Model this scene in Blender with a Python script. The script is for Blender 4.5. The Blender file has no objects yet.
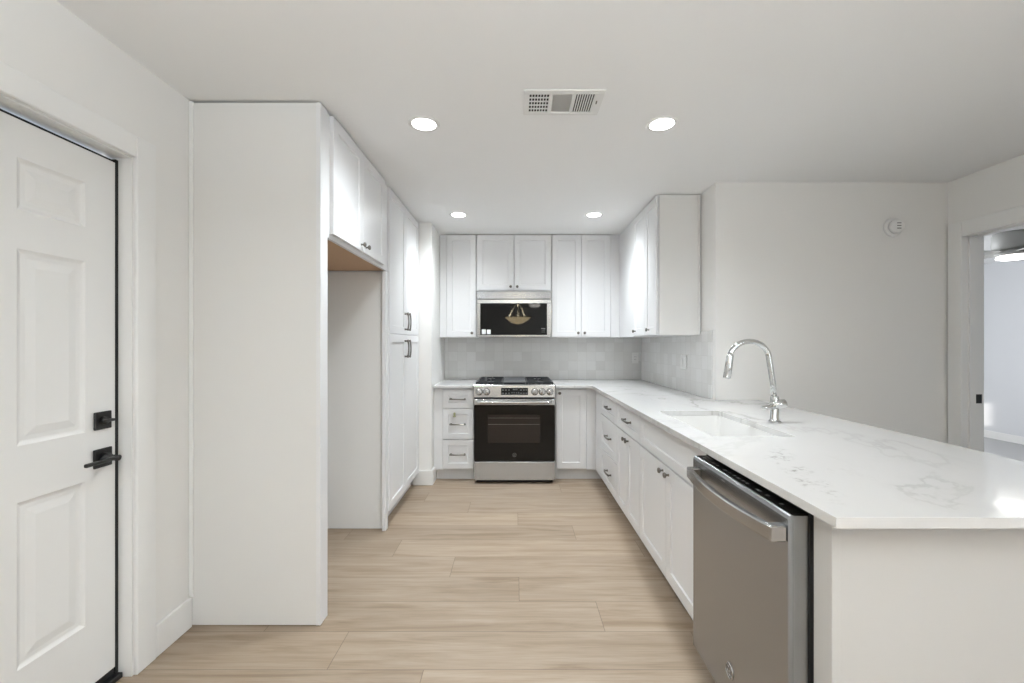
import bpy, bmesh, math, random
from mathutils import Vector, Matrix
S = bpy.context.scene
COL = S.collection
PI = math.pi

# ------------------------------------------------------------------ camera
cam = bpy.data.cameras.new('camera')
camo = bpy.data.objects.new('camera', cam)
COL.objects.link(camo)
camo.location = (0, 0, 1.305)
camo.rotation_euler = (PI/2, 0, 0)
cam.sensor_width = 36
cam.lens = 430/1024*36
cam.shift_x = -3/1024
cam.shift_y = 2.5/1024
cam.clip_start = 0.02
S.camera = camo

# ------------------------------------------------------------------ world, sun, fill lamps, exposure
w = bpy.data.worlds.new('world')
S.world = w
w.use_nodes = True
w.node_tree.nodes['Background'].inputs[0].default_value = (0.75, 0.87, 1.0, 1)
w.node_tree.nodes['Background'].inputs[1].default_value = 1.2
S.view_settings.view_transform = 'Standard'
S.view_settings.look = 'None'
S.view_settings.exposure = 0.14
S.view_settings.gamma = 1
S.view_settings.use_curve_mapping = False

def lamp(name, kind, loc, energy, color=(1, 1, 1), aim=None, size=None, size_y=None, parent=None, shape=None, spread=None):
    l = bpy.data.lights.new(name, kind)
    l.energy = energy
    l.color = color
    if size is not None:
        if kind == 'AREA':
            l.shape = shape or ('RECTANGLE' if size_y else 'SQUARE')
            l.size = size
            if size_y: l.size_y = size_y
        elif kind == 'SUN':
            l.angle = size
        else:
            l.shadow_soft_size = size
    if spread and kind == 'AREA': l.spread = spread
    o = bpy.data.objects.new(name, l)
    COL.objects.link(o)
    o.location = loc
    if aim is not None:
        o.rotation_euler = (Vector(aim)).to_track_quat('-Z', 'Y').to_euler()
    if parent: o.parent = parent
    return o

# lamp powers in watts
POWER = dict(front=8.6, back=9.0, rear=1.0, living=50, bulb_fill=88, bedroom=75, glow=0.9)
# low sun, reaches only the bedroom through its small front window
lamp('sun', 'SUN', (2, -8, 5), 9.0, (1, 0.95, 0.88), aim=(1.35, 5.4, -1.0), size=0.01)
# added fill lamps: invented living room side window, windowless bedroom back wall
lamp('living_fill', 'AREA', (2.98, -2.95, 1.45), POWER['living'], (0.84, 0.92, 1.0), aim=(-1, 0, 0), size=2.2, size_y=1.4)
lamp('bedroom_fill', 'AREA', (4.2, 6.62, 1.5), POWER['bedroom'], (0.92, 0.955, 1.0), aim=(0.15, -1, 0), size=1.6, size_y=1.3)

# ------------------------------------------------------------------ materials
def node_mat(name):
    m = bpy.data.materials.new(name)
    m.use_nodes = True
    return m, m.node_tree, m.node_tree.nodes['Principled BSDF']

def pbr(name, col, rough=0.5, metal=0.0, ior=1.5, emis=None, estr=0, aniso=0, bump=None, coat=0, trans=0, spec=0.5):
    m, nt, b = node_mat(name)
    b.inputs['Base Color'].default_value = (*col, 1)
    b.inputs['Roughness'].default_value = rough
    b.inputs['Metallic'].default_value = metal
    b.inputs['IOR'].default_value = ior
    b.inputs['Specular IOR Level'].default_value = spec
    if coat:
        b.inputs['Coat Weight'].default_value = coat
        b.inputs['Coat Roughness'].default_value = 0.05
    if trans: b.inputs['Transmission Weight'].default_value = trans
    if emis:
        b.inputs['Emission Color'].default_value = (*emis, 1)
        b.inputs['Emission Strength'].default_value = estr
    if aniso:
        b.inputs['Anisotropic'].default_value = aniso
        b.inputs['Anisotropic Rotation'].default_value = 0.25
        t = nt.nodes.new('ShaderNodeTangent'); t.direction_type = 'RADIAL'; t.axis = 'Z'
        nt.links.new(t.outputs[0], b.inputs['Tangent'])
    if bump:
        sc, st, stretch = bump
        g = nt.nodes.new('ShaderNodeNewGeometry')
        mp = nt.nodes.new('ShaderNodeMapping'); mp.inputs['Scale'].default_value = stretch
        nz = nt.nodes.new('ShaderNodeTexNoise'); nz.inputs['Scale'].default_value = sc; nz.inputs['Detail'].default_value = 3
        bp = nt.nodes.new('ShaderNodeBump'); bp.inputs['Strength'].default_value = st; bp.inputs['Distance'].default_value = 0.002
        nt.links.new(g.outputs['Position'], mp.inputs[0]); nt.links.new(mp.outputs[0], nz.inputs['Vector'])
        nt.links.new(nz.outputs[0], bp.inputs['Height']); nt.links.new(bp.outputs[0], b.inputs['Normal'])
    return m

class NT:
    """small node-graph helper"""
    def __init__(s, nt): s.nt = nt
    def n(s, t): return s.nt.nodes.new(t)
    def put(s, v, sock):
        if hasattr(v, 'node'): s.nt.links.new(v, sock)
        else: sock.default_value = v
    def m(s, op, a, b=None, c=None):
        x = s.n('ShaderNodeMath'); x.operation = op
        s.put(a, x.inputs[0])
        if b is not None: s.put(b, x.inputs[1])
        if c is not None: s.put(c, x.inputs[2])
        return x.outputs[0]
    def pos(s):
        g = s.n('ShaderNodeNewGeometry'); x = s.n('ShaderNodeSeparateXYZ')
        s.nt.links.new(g.outputs['Position'], x.inputs[0])
        return g.outputs['Position'], x.outputs[0], x.outputs[1], x.outputs[2]
    def xyz(s, a, b, c):
        x = s.n('ShaderNodeCombineXYZ')
        s.put(a, x.inputs[0]); s.put(b, x.inputs[1]); s.put(c, x.inputs[2])
        return x.outputs[0]
    def noise(s, vec, scale, detail=2, rough=0.5, dist=0):
        x = s.n('ShaderNodeTexNoise'); s.put(vec, x.inputs['Vector'])
        x.inputs['Scale'].default_value = scale; x.inputs['Detail'].default_value = detail
        x.inputs['Roughness'].default_value = rough; x.inputs['Distortion'].default_value = dist
        return x.outputs[0]
    def white(s, vec):
        x = s.n('ShaderNodeTexWhiteNoise'); x.noise_dimensions = '3D'; s.put(vec, x.inputs['Vector']); return x.outputs[0]
    def ramp(s, f, stops):
        x = s.n('ShaderNodeValToRGB'); s.put(f, x.inputs[0])
        e = x.color_ramp.elements
        while len(e) < len(stops): e.new(0.5)
        for k, (p, c) in enumerate(stops): e[k].position = p; e[k].color = (*c, 1)
        return x.outputs[0]
    def mix(s, f, a, b, blend='MIX'):
        x = s.n('ShaderNodeMix'); x.data_type = 'RGBA'; x.blend_type = blend
        s.put(f, x.inputs[0])
        for v, k in ((a, 6), (b, 7)):
            if hasattr(v, 'node'): s.nt.links.new(v, x.inputs[k])
            else: x.inputs[k].default_value = (*v, 1)
        return x.outputs[2]
    def smooth(s, v, a, b):
        x = s.n('ShaderNodeMapRange'); x.interpolation_type = 'SMOOTHSTEP'
        s.put(v, x.inputs[0]); x.inputs[1].default_value = a; x.inputs[2].default_value = b
        return x.outputs[0]
    def bump(s, h, st, dist=0.002):
        x = s.n('ShaderNodeBump'); s.put(h, x.inputs['Height']); x.inputs['Strength'].default_value = st; x.inputs['Distance'].default_value = dist
        return x.outputs[0]

def floor_material():
    m, nt, b = node_mat('oak_plank_floor'); q = NT(nt)
    P, x, y, z = q.pos()
    r = q.m('DIVIDE', q.m('SUBTRACT', y, 1.7225), 0.2285)
    row = q.m('FLOOR', r); fr = q.m('FRACT', r)
    u = q.m('DIVIDE', q.m('ADD', q.m('SUBTRACT', x, 0.409), q.m('MULTIPLY', q.m('SUBTRACT', row, 1.0), 0.3875)), 1.55)
    col = q.m('FLOOR', u); fu = q.m('FRACT', u)
    rnd = q.white(q.xyz(col, row, 3.3))
    rnd2 = q.white(q.xyz(col, row, 8.1))
    ox = q.m('MULTIPLY', rnd, 37.0)
    gv = q.xyz(q.m('ADD', q.m('MULTIPLY', x, 1.0), ox), q.m('ADD', q.m('MULTIPLY', y, 13.0), q.m('MULTIPLY', rnd2, 50.0)), rnd)
    g1 = q.noise(gv, 1.5, 5, 0.6, 0.7)
    g2 = q.noise(q.xyz(q.m('ADD', q.m('MULTIPLY', x, 2.5), ox), q.m('MULTIPLY', y, 90.0), rnd2), 2.0, 3, 0.6, 0.2)
    g3 = q.noise(q.xyz(q.m('ADD', q.m('MULTIPLY', x, 0.9), ox), q.m('MULTIPLY', y, 4.0), rnd2), 1.6, 2, 0.5, 0.4)
    c = q.ramp(g1, [(0.30, (0.24, 0.172, 0.113)), (0.5, (0.345, 0.266, 0.194)), (0.70, (0.41, 0.327, 0.246))])
    c = q.mix(q.m('MULTIPLY', q.smooth(g2, 0.42, 0.72), 0.45), c, (0.25, 0.18, 0.12))
    c = q.mix(q.m('MULTIPLY', q.smooth(g3, 0.55, 0.75), 0.35), c, (0.33, 0.26, 0.195))
    k = q.m('ADD', 0.92, q.m('MULTIPLY', rnd, 0.16))
    kk = q.n('ShaderNodeCombineColor')
    for i in range(3): q.put(k, kk.inputs[i])
    c = q.mix(1.0, c, kk.outputs[0], 'MULTIPLY')
    # seams
    dy = q.m('MULTIPLY', q.m('MINIMUM', fr, q.m('SUBTRACT', 1.0, fr)), 0.2285)
    du = q.m('MULTIPLY', q.m('MINIMUM', fu, q.m('SUBTRACT', 1.0, fu)), 1.55)
    d = q.m('MINIMUM', dy, du)
    seam = q.m('SUBTRACT', 1.0, q.smooth(d, 0.0006, 0.0026))
    c = q.mix(q.m('MULTIPLY', seam, 0.7), c, (0.13, 0.09, 0.06))
    nt.links.new(c, b.inputs['Base Color'])
    b.inputs['Roughness'].default_value = 0.42
    h = q.m('SUBTRACT', q.m('MULTIPLY', g2, 0.25), seam)
    nt.links.new(q.bump(h, 0.25, 0.001), b.inputs['Normal'])
    return m

def tile_material():
    m, nt, b = node_mat('glazed_square_tile'); q = NT(nt)
    P, x, y, z = q.pos()
    s = q.m('DIVIDE', q.m('ADD', q.m('SUBTRACT', x, y), 20.0), 0.1016)      # runs along either wall
    t = q.m('DIVIDE', q.m('SUBTRACT', z, 0.914), 0.1016)
    a, c2 = q.m('FLOOR', s), q.m('FLOOR', t)
    fa, fc = q.m('FRACT', s), q.m('FRACT', t)
    rnd = q.white(q.xyz(a, c2, 1.7)); rnd2 = q.white(q.xyz(a, c2, 9.7))
    n = q.noise(P, 14, 3, 0.55)
    v = q.m('ADD', q.m('MULTIPLY', rnd, 0.62), q.m('MULTIPLY', n, 0.38))
    c = q.ramp(v, [(0.15, (0.69, 0.68, 0.665)), (0.5, (0.735, 0.73, 0.715)), (0.85, (0.78, 0.775, 0.765))])
    d = q.m('MINIMUM', q.m('MINIMUM', fa, q.m('SUBTRACT', 1.0, fa)), q.m('MINIMUM', fc, q.m('SUBTRACT', 1.0, fc)))
    g = q.m('SUBTRACT', 1.0, q.smooth(d, 0.008, 0.026))
    c = q.mix(q.m('MULTIPLY', g, 0.8), c, (0.66, 0.65, 0.635))
    nt.links.new(c, b.inputs['Base Color'])
    b.inputs['Roughness'].default_value = 0.22
    h = q.m('ADD', q.m('SUBTRACT', q.m('MULTIPLY', q.noise(P, 22, 2), 0.8), q.m('MULTIPLY', g, 0.7)), q.m('MULTIPLY', rnd2, 0.3))
    nt.links.new(q.bump(h, 0.35, 0.003), b.inputs['Normal'])
    return m

def quartz_material():
    m, nt, b = node_mat('white_veined_quartz'); q = NT(nt)
    P, x, y, z = q.pos()
    rot = q.xyz(q.m('ADD', q.m('MULTIPLY', x, 0.75), q.m('MULTIPLY', y, 0.55)),
                q.m('SUBTRACT', q.m('MULTIPLY', y, 0.75), q.m('MULTIPLY', x, 0.9)), 0.37)
    n1 = q.noise(rot, 1.35, 6, 0.55, 0.5)
    v1 = q.m('SUBTRACT', 1.0, q.smooth(q.m('ABSOLUTE', q.m('SUBTRACT', n1, 0.5)), 0.0, 0.016))
    n2 = q.noise(q.xyz(q.m('ADD', x, 4.0), q.m('MULTIPLY', y, 0.8), 2.0), 2.2, 5, 0.55, 0.7)
    v2 = q.m('SUBTRACT', 1.0, q.smooth(q.m('ABSOLUTE', q.m('SUBTRACT', n2, 0.5)), 0.0, 0.010))
    halo = q.m('SUBTRACT', 1.0, q.smooth(q.m('ABSOLUTE', q.m('SUBTRACT', n1, 0.5)), 0.0, 0.07))
    mask = q.smooth(q.noise(q.xyz(x, y, 5.0), 1.7, 2), 0.45, 0.62)
    spk = q.m('MULTIPLY', q.smooth(q.noise(P, 48, 5, 0.75), 0.46, 0.66), q.smooth(q.noise(P, 13, 2), 0.40, 0.6))
    # a patch of coarse grey flecks trailing diagonally over the peninsula
    du = q.m('ADD', q.m('MULTIPLY', q.m('SUBTRACT', x, 0.88), 0.30), q.m('MULTIPLY', q.m('SUBTRACT', y, 1.36), 0.95))
    dv = q.m('SUBTRACT', q.m('MULTIPLY', q.m('SUBTRACT', x, 0.885), 0.95), q.m('MULTIPLY', q.m('SUBTRACT', y, 1.36), 0.30))
    wob = q.m('MULTIPLY', q.m('SUBTRACT', q.noise(P, 7, 3), 0.5), 0.14)
    e = q.m('ADD', q.m('POWER', q.m('DIVIDE', du, 0.34), 2.0), q.m('POWER', q.m('DIVIDE', q.m('ADD', dv, wob), 0.055), 2.0))
    patch = q.m('SUBTRACT', 1.0, q.smooth(e, 0.15, 1.2))
    f = q.m('MULTIPLY', v1, q.m('ADD', 0.12, q.m('MULTIPLY', mask, 0.26)))
    f = q.m('ADD', f, q.m('MULTIPLY', q.m('MULTIPLY', v2, mask), 0.16))
    f = q.m('ADD', f, q.m('MULTIPLY', halo, 0.06))
    f = q.m('ADD', f, q.m('MULTIPLY', q.m('MULTIPLY', patch, spk), 0.8))
    f = q.m('MINIMUM', f, 0.75)
    c = q.mix(f, (0.69, 0.68, 0.668), (0.32, 0.305, 0.28))
    nt.links.new(c, b.inputs['Base Color'])
    b.inputs['Roughness'].default_value = 0.10
    return m

M = dict(
    wall=pbr('wall_paint', (0.845, 0.832, 0.808), 0.75, bump=(180, 0.08, (1, 1, 1))),
    ceil=pbr('ceiling_paint', (0.905, 0.905, 0.90), 0.85, bump=(140, 0.10, (1, 1, 1))),
    trim=pbr('trim_paint', (0.85, 0.845, 0.83), 0.38),
    door=pbr('door_paint', (0.80, 0.795, 0.78), 0.42),
    cab=pbr('cabinet_lacquer', (0.785, 0.785, 0.79), 0.32),
    panel=pbr('cabinet_panel_laminate', (0.765, 0.755, 0.735), 0.55),
    bar=pbr('bar_panel_dimmed', (0.605, 0.59, 0.57), 0.55),  # panel colour darkened in place of weaker light on the peninsula end
    ply=pbr('birch_plywood', (0.55, 0.36, 0.22), 0.6, bump=(30, 0.1, (1, 12, 1))),
    toe=pbr('toe_kick_paint', (0.70, 0.695, 0.685), 0.6),
    floor=floor_material(), tile=tile_material(), quartz=quartz_material(),
    steel=pbr('brushed_stainless', (0.44, 0.445, 0.45), 0.25, 1.0, aniso=0.85, bump=(60, 0.03, (1, 1, 30))),
    steel_door=pbr('brushed_stainless_door', (0.37, 0.375, 0.38), 0.23, 1.0, aniso=0.9, bump=(60, 0.03, (1, 1, 30))),
    steel_soft=pbr('polished_stainless', (0.50, 0.495, 0.485), 0.22, 1.0),
    chrome=pbr('chrome', (0.66, 0.67, 0.67), 0.06, 1.0),
    nickel=pbr('aged_nickel', (0.20, 0.185, 0.165), 0.3, 1.0),
    black=pbr('black_hardware', (0.006, 0.006, 0.0065), 0.42),
    rubber=pbr('black_rubber', (0.010, 0.010, 0.010), 0.7),
    glass=pbr('black_glass', (0.004, 0.0038, 0.0035), 0.03, ior=1.5, spec=0.32),
    oven_win=pbr('oven_window', (0.024, 0.018, 0.015), 0.05, spec=0.35),
    ovenrack=pbr('oven_rack_metal', (0.16, 0.15, 0.14), 0.4, 0.6),
    iron=pbr('cast_iron', (0.022, 0.024, 0.027), 0.5),
    griddle=pbr('griddle_plate', (0.075, 0.08, 0.085), 0.38),
    enamel=pbr('black_enamel', (0.008, 0.008, 0.009), 0.15),
    white=pbr('white_plastic', (0.82, 0.815, 0.80), 0.4),
    sink=pbr('white_fireclay', (0.80, 0.79, 0.77), 0.18),
    dark=pbr('dark_void', (0.02, 0.02, 0.02), 0.8),
    mark=pbr('light_marking', (0.17, 0.17, 0.165), 0.5),
    sticker=pbr('white_sticker', (0.75, 0.75, 0.76), 0.5),
    tag=pbr('olive_tag', (0.42, 0.42, 0.24), 0.5),
    lens=pbr('frosted_lens', (0.9, 0.9, 0.9), 0.5, emis=(1, 0.99, 0.97), estr=9*POWER['glow']),
    bronze=pbr('bronze', (0.50, 0.40, 0.26), 0.4, 0.6),
    alabaster=pbr('alabaster_bowl', (0.8, 0.7, 0.5), 0.4, emis=(1, 0.80, 0.48), estr=9.0*POWER['glow']),
    carpet=pbr('grey_carpet', (0.52, 0.52, 0.52), 0.95, bump=(300, 0.5, (1, 1, 1))),
    bedwall=pbr('bedroom_paint', (0.70, 0.71, 0.73), 0.8),
    fanmetal=pbr('fan_nickel', (0.40, 0.40, 0.385), 0.55, 0.15),
    clear=pbr('window_glass', (1, 1, 1), 0.0, trans=1.0),
)

# ------------------------------------------------------------------ mesh builder
class MB:
    def __init__(s): s.bm = bmesh.new()
    def box(s, x0, x1, y0, y1, z0, z1, bev=0.0, seg=1):
        vs = [s.bm.verts.new(p) for p in ((x0,y0,z0),(x1,y0,z0),(x1,y1,z0),(x0,y1,z0),(x0,y0,z1),(x1,y0,z1),(x1,y1,z1),(x0,y1,z1))]
        fs = [s.bm.faces.new([vs[i] for i in f]) for f in ((3,2,1,0),(4,5,6,7),(0,1,5,4),(1,2,6,5),(2,3,7,6),(3,0,4,7))]
        if bev:
            es = list({e for f in fs for e in f.edges})
            bmesh.ops.bevel(s.bm, geom=es, offset=bev, segments=seg, profile=0.5, affect='EDGES')
        return s
    def quad(s, *p):
        s.bm.faces.new([s.bm.verts.new(q) for q in p]); return s
    def tube(s, pts, r, n=12, cap=True):
        """round tube; r a number or a list per point"""
        pts = [Vector(p) for p in pts]
        rs = r if isinstance(r, (list, tuple)) else [r]*len(pts)
        rings = []
        up = None
        for i, p in enumerate(pts):
            a = pts[max(i-1, 0)]; b = pts[min(i+1, len(pts)-1)]
            t = (b-a).normalized()
            if up is None:
                up = Vector((0, 0, 1)) if abs(t.z) < 0.9 else Vector((1, 0, 0))
            u = (up - t*up.dot(t)).normalized(); v = t.cross(u); up = u
            rings.append([s.bm.verts.new(p + (u*math.cos(2*PI*k/n) + v*math.sin(2*PI*k/n))*rs[i]) for k in range(n)])
        for A, B in zip(rings, rings[1:]):
            for k in range(n):
                f = s.bm.faces.new((A[k], A[(k+1) % n], B[(k+1) % n], B[k])); f.smooth = True
        if cap:
            s.bm.faces.new(rings[0][::-1]); s.bm.faces.new(rings[-1])
        return s
    def lathe(s, prof, o=(0, 0, 0), axis=(0, 0, 1), n=32, smooth=True):
        """prof: (radius, height along axis) pairs"""
        o = Vector(o); a = Vector(axis).normalized()
        u = a.orthogonal().normalized(); v = a.cross(u)
        rings = []
        for r, h in prof:
            if r < 1e-6: rings.append([s.bm.verts.new(o + a*h)])
            else: rings.append([s.bm.verts.new(o + a*h + (u*math.cos(2*PI*k/n) + v*math.sin(2*PI*k/n))*r) for k in range(n)])
        for A, B in zip(rings, rings[1:]):
            for k in range(n):
                k2 = (k+1) % n
                if len(A) == 1 and len(B) == 1: continue
                if len(A) == 1: f = s.bm.faces.new((A[0], B[k2], B[k]))
                elif len(B) == 1: f = s.bm.faces.new((A[k], A[k2], B[0]))
                else: f = s.bm.faces.new((A[k], A[k2], B[k2], B[k]))
                f.smooth = smooth
        return s
    def panel(s, O, U, N, wd, ht, th, panels, prof, edge=0.0015):
        """slab standing on O, width along U, height along +Z, front facing N; each panel rect gets nested rings
        prof = [(inset, depth below the face)]"""
        O, U, N = Vector(O), Vector(U), Vector(N); V = Vector((0, 0, 1))
        P = lambda u, v, n: s.bm.verts.new(O + U*u + V*v + N*n)
        us = sorted({edge, wd-edge} | {p[0] for p in panels} | {p[2] for p in panels})
        vs = sorted({edge, ht-edge} | {p[1] for p in panels} | {p[3] for p in panels})
        g = [[P(u, v, th) for v in vs] for u in us]
        for i in range(len(us)-1):
            for j in range(len(vs)-1):
                cu, cv = (us[i]+us[i+1])/2, (vs[j]+vs[j+1])/2
                if any(p[0] < cu < p[2] and p[1] < cv < p[3] for p in panels): continue
                s.bm.faces.new((g[i][j], g[i+1][j], g[i+1][j+1], g[i][j+1]))
        for (a, b, c, d) in panels:
            ring = [P(a, b, th), P(c, b, th), P(c, d, th), P(a, d, th)]
            for ins, dep in prof:
                nx = [P(a+ins, b+ins, th-dep), P(c-ins, b+ins, th-dep), P(c-ins, d-ins, th-dep), P(a+ins, d-ins, th-dep)]
                for k in range(4): s.bm.faces.new((ring[k], ring[(k+1) % 4], nx[(k+1) % 4], nx[k]))
                ring = nx
            s.bm.faces.new(ring)
        f = [P(edge, edge, th), P(wd-edge, edge, th), P(wd-edge, ht-edge, th), P(edge, ht-edge, th)]
        m = [P(0, 0, th-edge), P(wd, 0, th-edge), P(wd, ht, th-edge), P(0, ht, th-edge)]
        k0 = [P(0, 0, 0), P(wd, 0, 0), P(wd, ht, 0), P(0, ht, 0)]
        for A, B in ((f, m), (m, k0)):
            for k in range(4): s.bm.faces.new((A[k], B[k], B[(k+1) % 4], A[(k+1) % 4]))
        s.bm.faces.new(k0[::-1])
        return s
    def cells(s, xs, ys, keep, z0, z1):
        top, bot = {}, {}
        def vt(d, i, j, z):
            if (i, j) not in d: d[(i, j)] = s.bm.verts.new((xs[i], ys[j], z))
            return d[(i, j)]
        K = {(i, j) for i in range(len(xs)-1) for j in range(len(ys)-1) if keep((xs[i]+xs[i+1])/2, (ys[j]+ys[j+1])/2)}
        for i, j in K:
            q = ((i, j), (i+1, j), (i+1, j+1), (i, j+1))
            s.bm.faces.new([vt(top, a, b, z1) for a, b in q])
            s.bm.faces.new([vt(bot, a, b, z0) for a, b in q[::-1]])
            for (a, b), (di, dj) in (((q[0], q[1]), (0, -1)), ((q[1], q[2]), (1, 0)), ((q[2], q[3]), (0, 1)), ((q[3], q[0]), (-1, 0))):
                if (i+di, j+dj) not in K:
                    s.bm.faces.new((vt(top, *b, z1), vt(top, *a, z1), vt(bot, *a, z0), vt(bot, *b, z0)))
        return s
    def build(s, name, mat, parent=None, label=None, bevel=0, weld=False, keep_normals=False):
        bm = s.bm
        if weld: bmesh.ops.remove_doubles(bm, verts=bm.verts, dist=1e-5)
        if not keep_normals: bmesh.ops.recalc_face_normals(bm, faces=bm.faces)
        root = parent
        while root is not None and root.parent is not None: root = root.parent
        if root is not None: bmesh.ops.translate(bm, verts=bm.verts, vec=-Vector(root.location))
        me = bpy.data.meshes.new(name); bm.to_mesh(me); bm.free()
        me.materials.append(M[mat] if isinstance(mat, str) else mat)
        o = bpy.data.objects.new(name, me); COL.objects.link(o)
        if parent: o.parent = parent
        if label: o['label'] = label
        if bevel:
            b = o.modifiers.new('bevel', 'BEVEL'); b.width = bevel; b.segments = 2; b.limit_method = 'ANGLE'; b.angle_limit = 0.6
        return o

def thing(name, label, cat, loc, group=None):
    o = bpy.data.objects.new(name, None); COL.objects.link(o)
    o.location = loc; o.empty_display_size = 0.05
    o['label'] = label; o['category'] = cat
    if group: o['group'] = group
    return o
def tag(o, label, cat, group=None):
    o['label'] = label; o['category'] = cat
    if group: o['group'] = group
    return o
def struct(name, mb, mat, label=None, parent=None, **k):
    o = mb.build(name, mat, parent, **k)
    o['kind'] = 'structure'
    if label:
        o['label'] = label
        if parent is None: o['category'] = name.split('_')[0]
    return o
def dup(root, loc, label=None):
    r = root.copy(); COL.objects.link(r); r.location = loc
    if label: r['label'] = label
    for ch in list(root.children):
        c = ch.copy(); COL.objects.link(c); c.parent = r
        for g in list(ch.children):
            d = g.copy(); COL.objects.link(d); d.parent = c
    return r

# ------------------------------------------------------------------ room shell
H = 2.432
XL, YB, XR, YR, XF = -1.505, 4.745, 1.40, 3.0, 3.02      # left wall, back wall, kitchen right wall, its end, far right wall
struct('floor', MB().box(-1.66, 3.09, -4.5, 4.9, -0.08, 0), 'floor', 'light oak plank floor of the kitchen')
struct('floor_bedroom', MB().box(3.09, 6.75, 0.4, 6.9, -0.08, 0), 'carpet', 'grey carpet floor seen through the doorway')
struct('ceiling', MB().box(-1.66, 3.10, -4.5, 4.9, H, H+0.1), 'ceil', 'flat white kitchen ceiling')
struct('ceiling_bedroom', MB().box(3.10, 6.75, 0.4, 6.9, H, H+0.1), 'ceil', 'white ceiling of the room behind the doorway')
DY0, DY1, DZ = 0.84, 1.687, 2.033
struct('wall_left', MB().box(-1.64, XL, -4.4, DY0-0.018, 0, H).box(-1.64, XL, DY1+0.018, 4.87, 0, H).box(-1.64, XL, DY0-0.018, DY1+0.018, DZ+0.018, H), 'wall', 'pale grey wall around the entry door')
struct('wall_back_left', MB().box(XL, -0.775, 3.985, YB, 0, H), 'wall', 'short projecting wall beside the tall pantry')
struct('wall_back', MB().box(XL, XR, YB, 4.87, 0, H), 'wall', 'wall behind the range')
struct('wall_right', MB().box(XR, 3.16, YR, 6.75, 0, H), 'wall', 'blank pale wall with the smoke detector')
EY0, EY1 = 2.06, 2.900
WY0, WY1, WZ0, WZ1 = -4.1, -1.8, 0.7, 2.2
struct('wall_far_right', MB().box(XF, 3.16, EY1, YR, 0, H).box(XF, 3.16, EY0, EY1, DZ, H).box(XF, 3.16, WY1, EY0, 0, H)
       .box(XF, 3.16, WY0, WY1, 0, WZ0).box(XF, 3.16, WY0, WY1, WZ1, H).box(XF, 3.16, -4.4, WY0, 0, H), 'wall', 'wall holding the open doorway')
struct('wall_front', MB().box(XL, XF, -4.4, -4.27, 0, H), 'wall', 'wall at the far end of the living room')
struct('wall_bedroom_right', MB().box(6.60, 6.74, 0.5, 6.8, 0, H), 'bedwall', 'pale wall of the room behind the doorway')
struct('wall_bedroom_back', MB().box(3.16, 6.6, 6.66, 6.8, 0, H), 'bedwall')
BW = (4.45, 5.26, 1.16, 1.50)
struct('wall_bedroom_front', MB().box(3.16, BW[0], 0.5, 0.62, 0, H).box(BW[1], 6.6, 0.5, 0.62, 0, H)
       .box(BW[0], BW[1], 0.5, 0.62, 0, BW[2]).box(BW[0], BW[1], 0.5, 0.62, BW[3], H), 'bedwall')
wn = struct('added_window', MB().box(XF+0.03, XF+0.09, WY0, WY1, WZ0, WZ0+0.05).box(XF+0.03, XF+0.09, WY0, WY1, WZ1-0.05, WZ1)
            .box(XF+0.03, XF+0.09, WY0, WY0+0.05, WZ0, WZ1).box(XF+0.03, XF+0.09, WY1-0.05, WY1, WZ0, WZ1)
            .box(XF+0.03, XF+0.09, (WY0+WY1)/2-0.025, (WY0+WY1)/2+0.025, WZ0, WZ1), 'trim')  # invented window out of view, added for the living room fill lamp

struct('window_pane', MB().box(XF+0.057, XF+0.063, WY0+0.05, WY1-0.05, WZ0+0.05, WZ1-0.05), 'clear', parent=wn)
# entry door, seen on the far left
X0 = -1.555                                    # face of the door
dw, dh = 0.792, 1.96
pr = [(0.008, 0.0045), (0.014, 0.0065), (0.028, 0.0065), (0.052, 0.0025), (0.055, 0.002)]
st = 0.117; pw = 0.214
cols = [(st, st+pw), (dw-st-pw, dw-st)]
rows = [(0.283, 0.808), (0.985, 1.604), (1.727, 1.890)]
d1 = MB().panel((X0-0.04, DY1-0.014-dw, 0.05), (0, 1, 0), (1, 0, 0), dw, dh, 0.04, [(a, r0-0.05, b, r1-0.05) for a, b in cols for r0, r1 in rows], pr)
door = struct('door_1', d1, 'door', 'white six panel entry door with black hardware')
struct('weatherstrip', MB().box(X0-0.035, X0-0.001, DY1-0.013, DY1-0.0005, 0.02, 2.024).box(X0-0.035, X0-0.012, DY0+0.001, DY1-0.001, 2.0115, 2.022), 'rubber', 'black weatherstrip', door)
struct('threshold', MB().box(X0-0.05, X0+0.02, DY0+0.001, DY1-0.001, 0.0, 0.022, 0.004).box(X0-0.035, X0-0.004, DY0+0.02, DY1-0.014, 0.018, 0.047, 0.003), 'black', 'black threshold sweep', door)
def plate(y, z, s=0.066):
    return MB().box(X0+0.0005, X0+0.009, y-s/2, y+s/2, z-s/2, z+s/2, 0.002)
p = struct('deadbolt_plate', plate(1.617, 1.018), 'black', 'black square deadbolt plate', door)
struct('thumb_turn', MB().lathe([(0.0, 0.0), (0.014, 0.0), (0.014, 0.012), (0, 0.012)], (X0+0.008, 1.617, 1.018), (1, 0, 0), 20)
       .box(X0+0.018, X0+0.034, 1.594, 1.640, 1.013, 1.023, 0.003), 'black', parent=p)
p = struct('lever_plate', plate(1.617, 0.878, 0.07), 'black', 'black square lever plate', door)
struct('lever_handle', MB().lathe([(0, 0), (0.018, 0), (0.018, 0.02), (0.011, 0.024), (0.011, 0.058), (0, 0.058)], (X0+0.008, 1.617, 0.878), (1, 0, 0), 20)
       .box(X0+0.048, X0+0.062, 1.500, 1.632, 0.871, 0.884, 0.003), 'black', parent=p)
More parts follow.
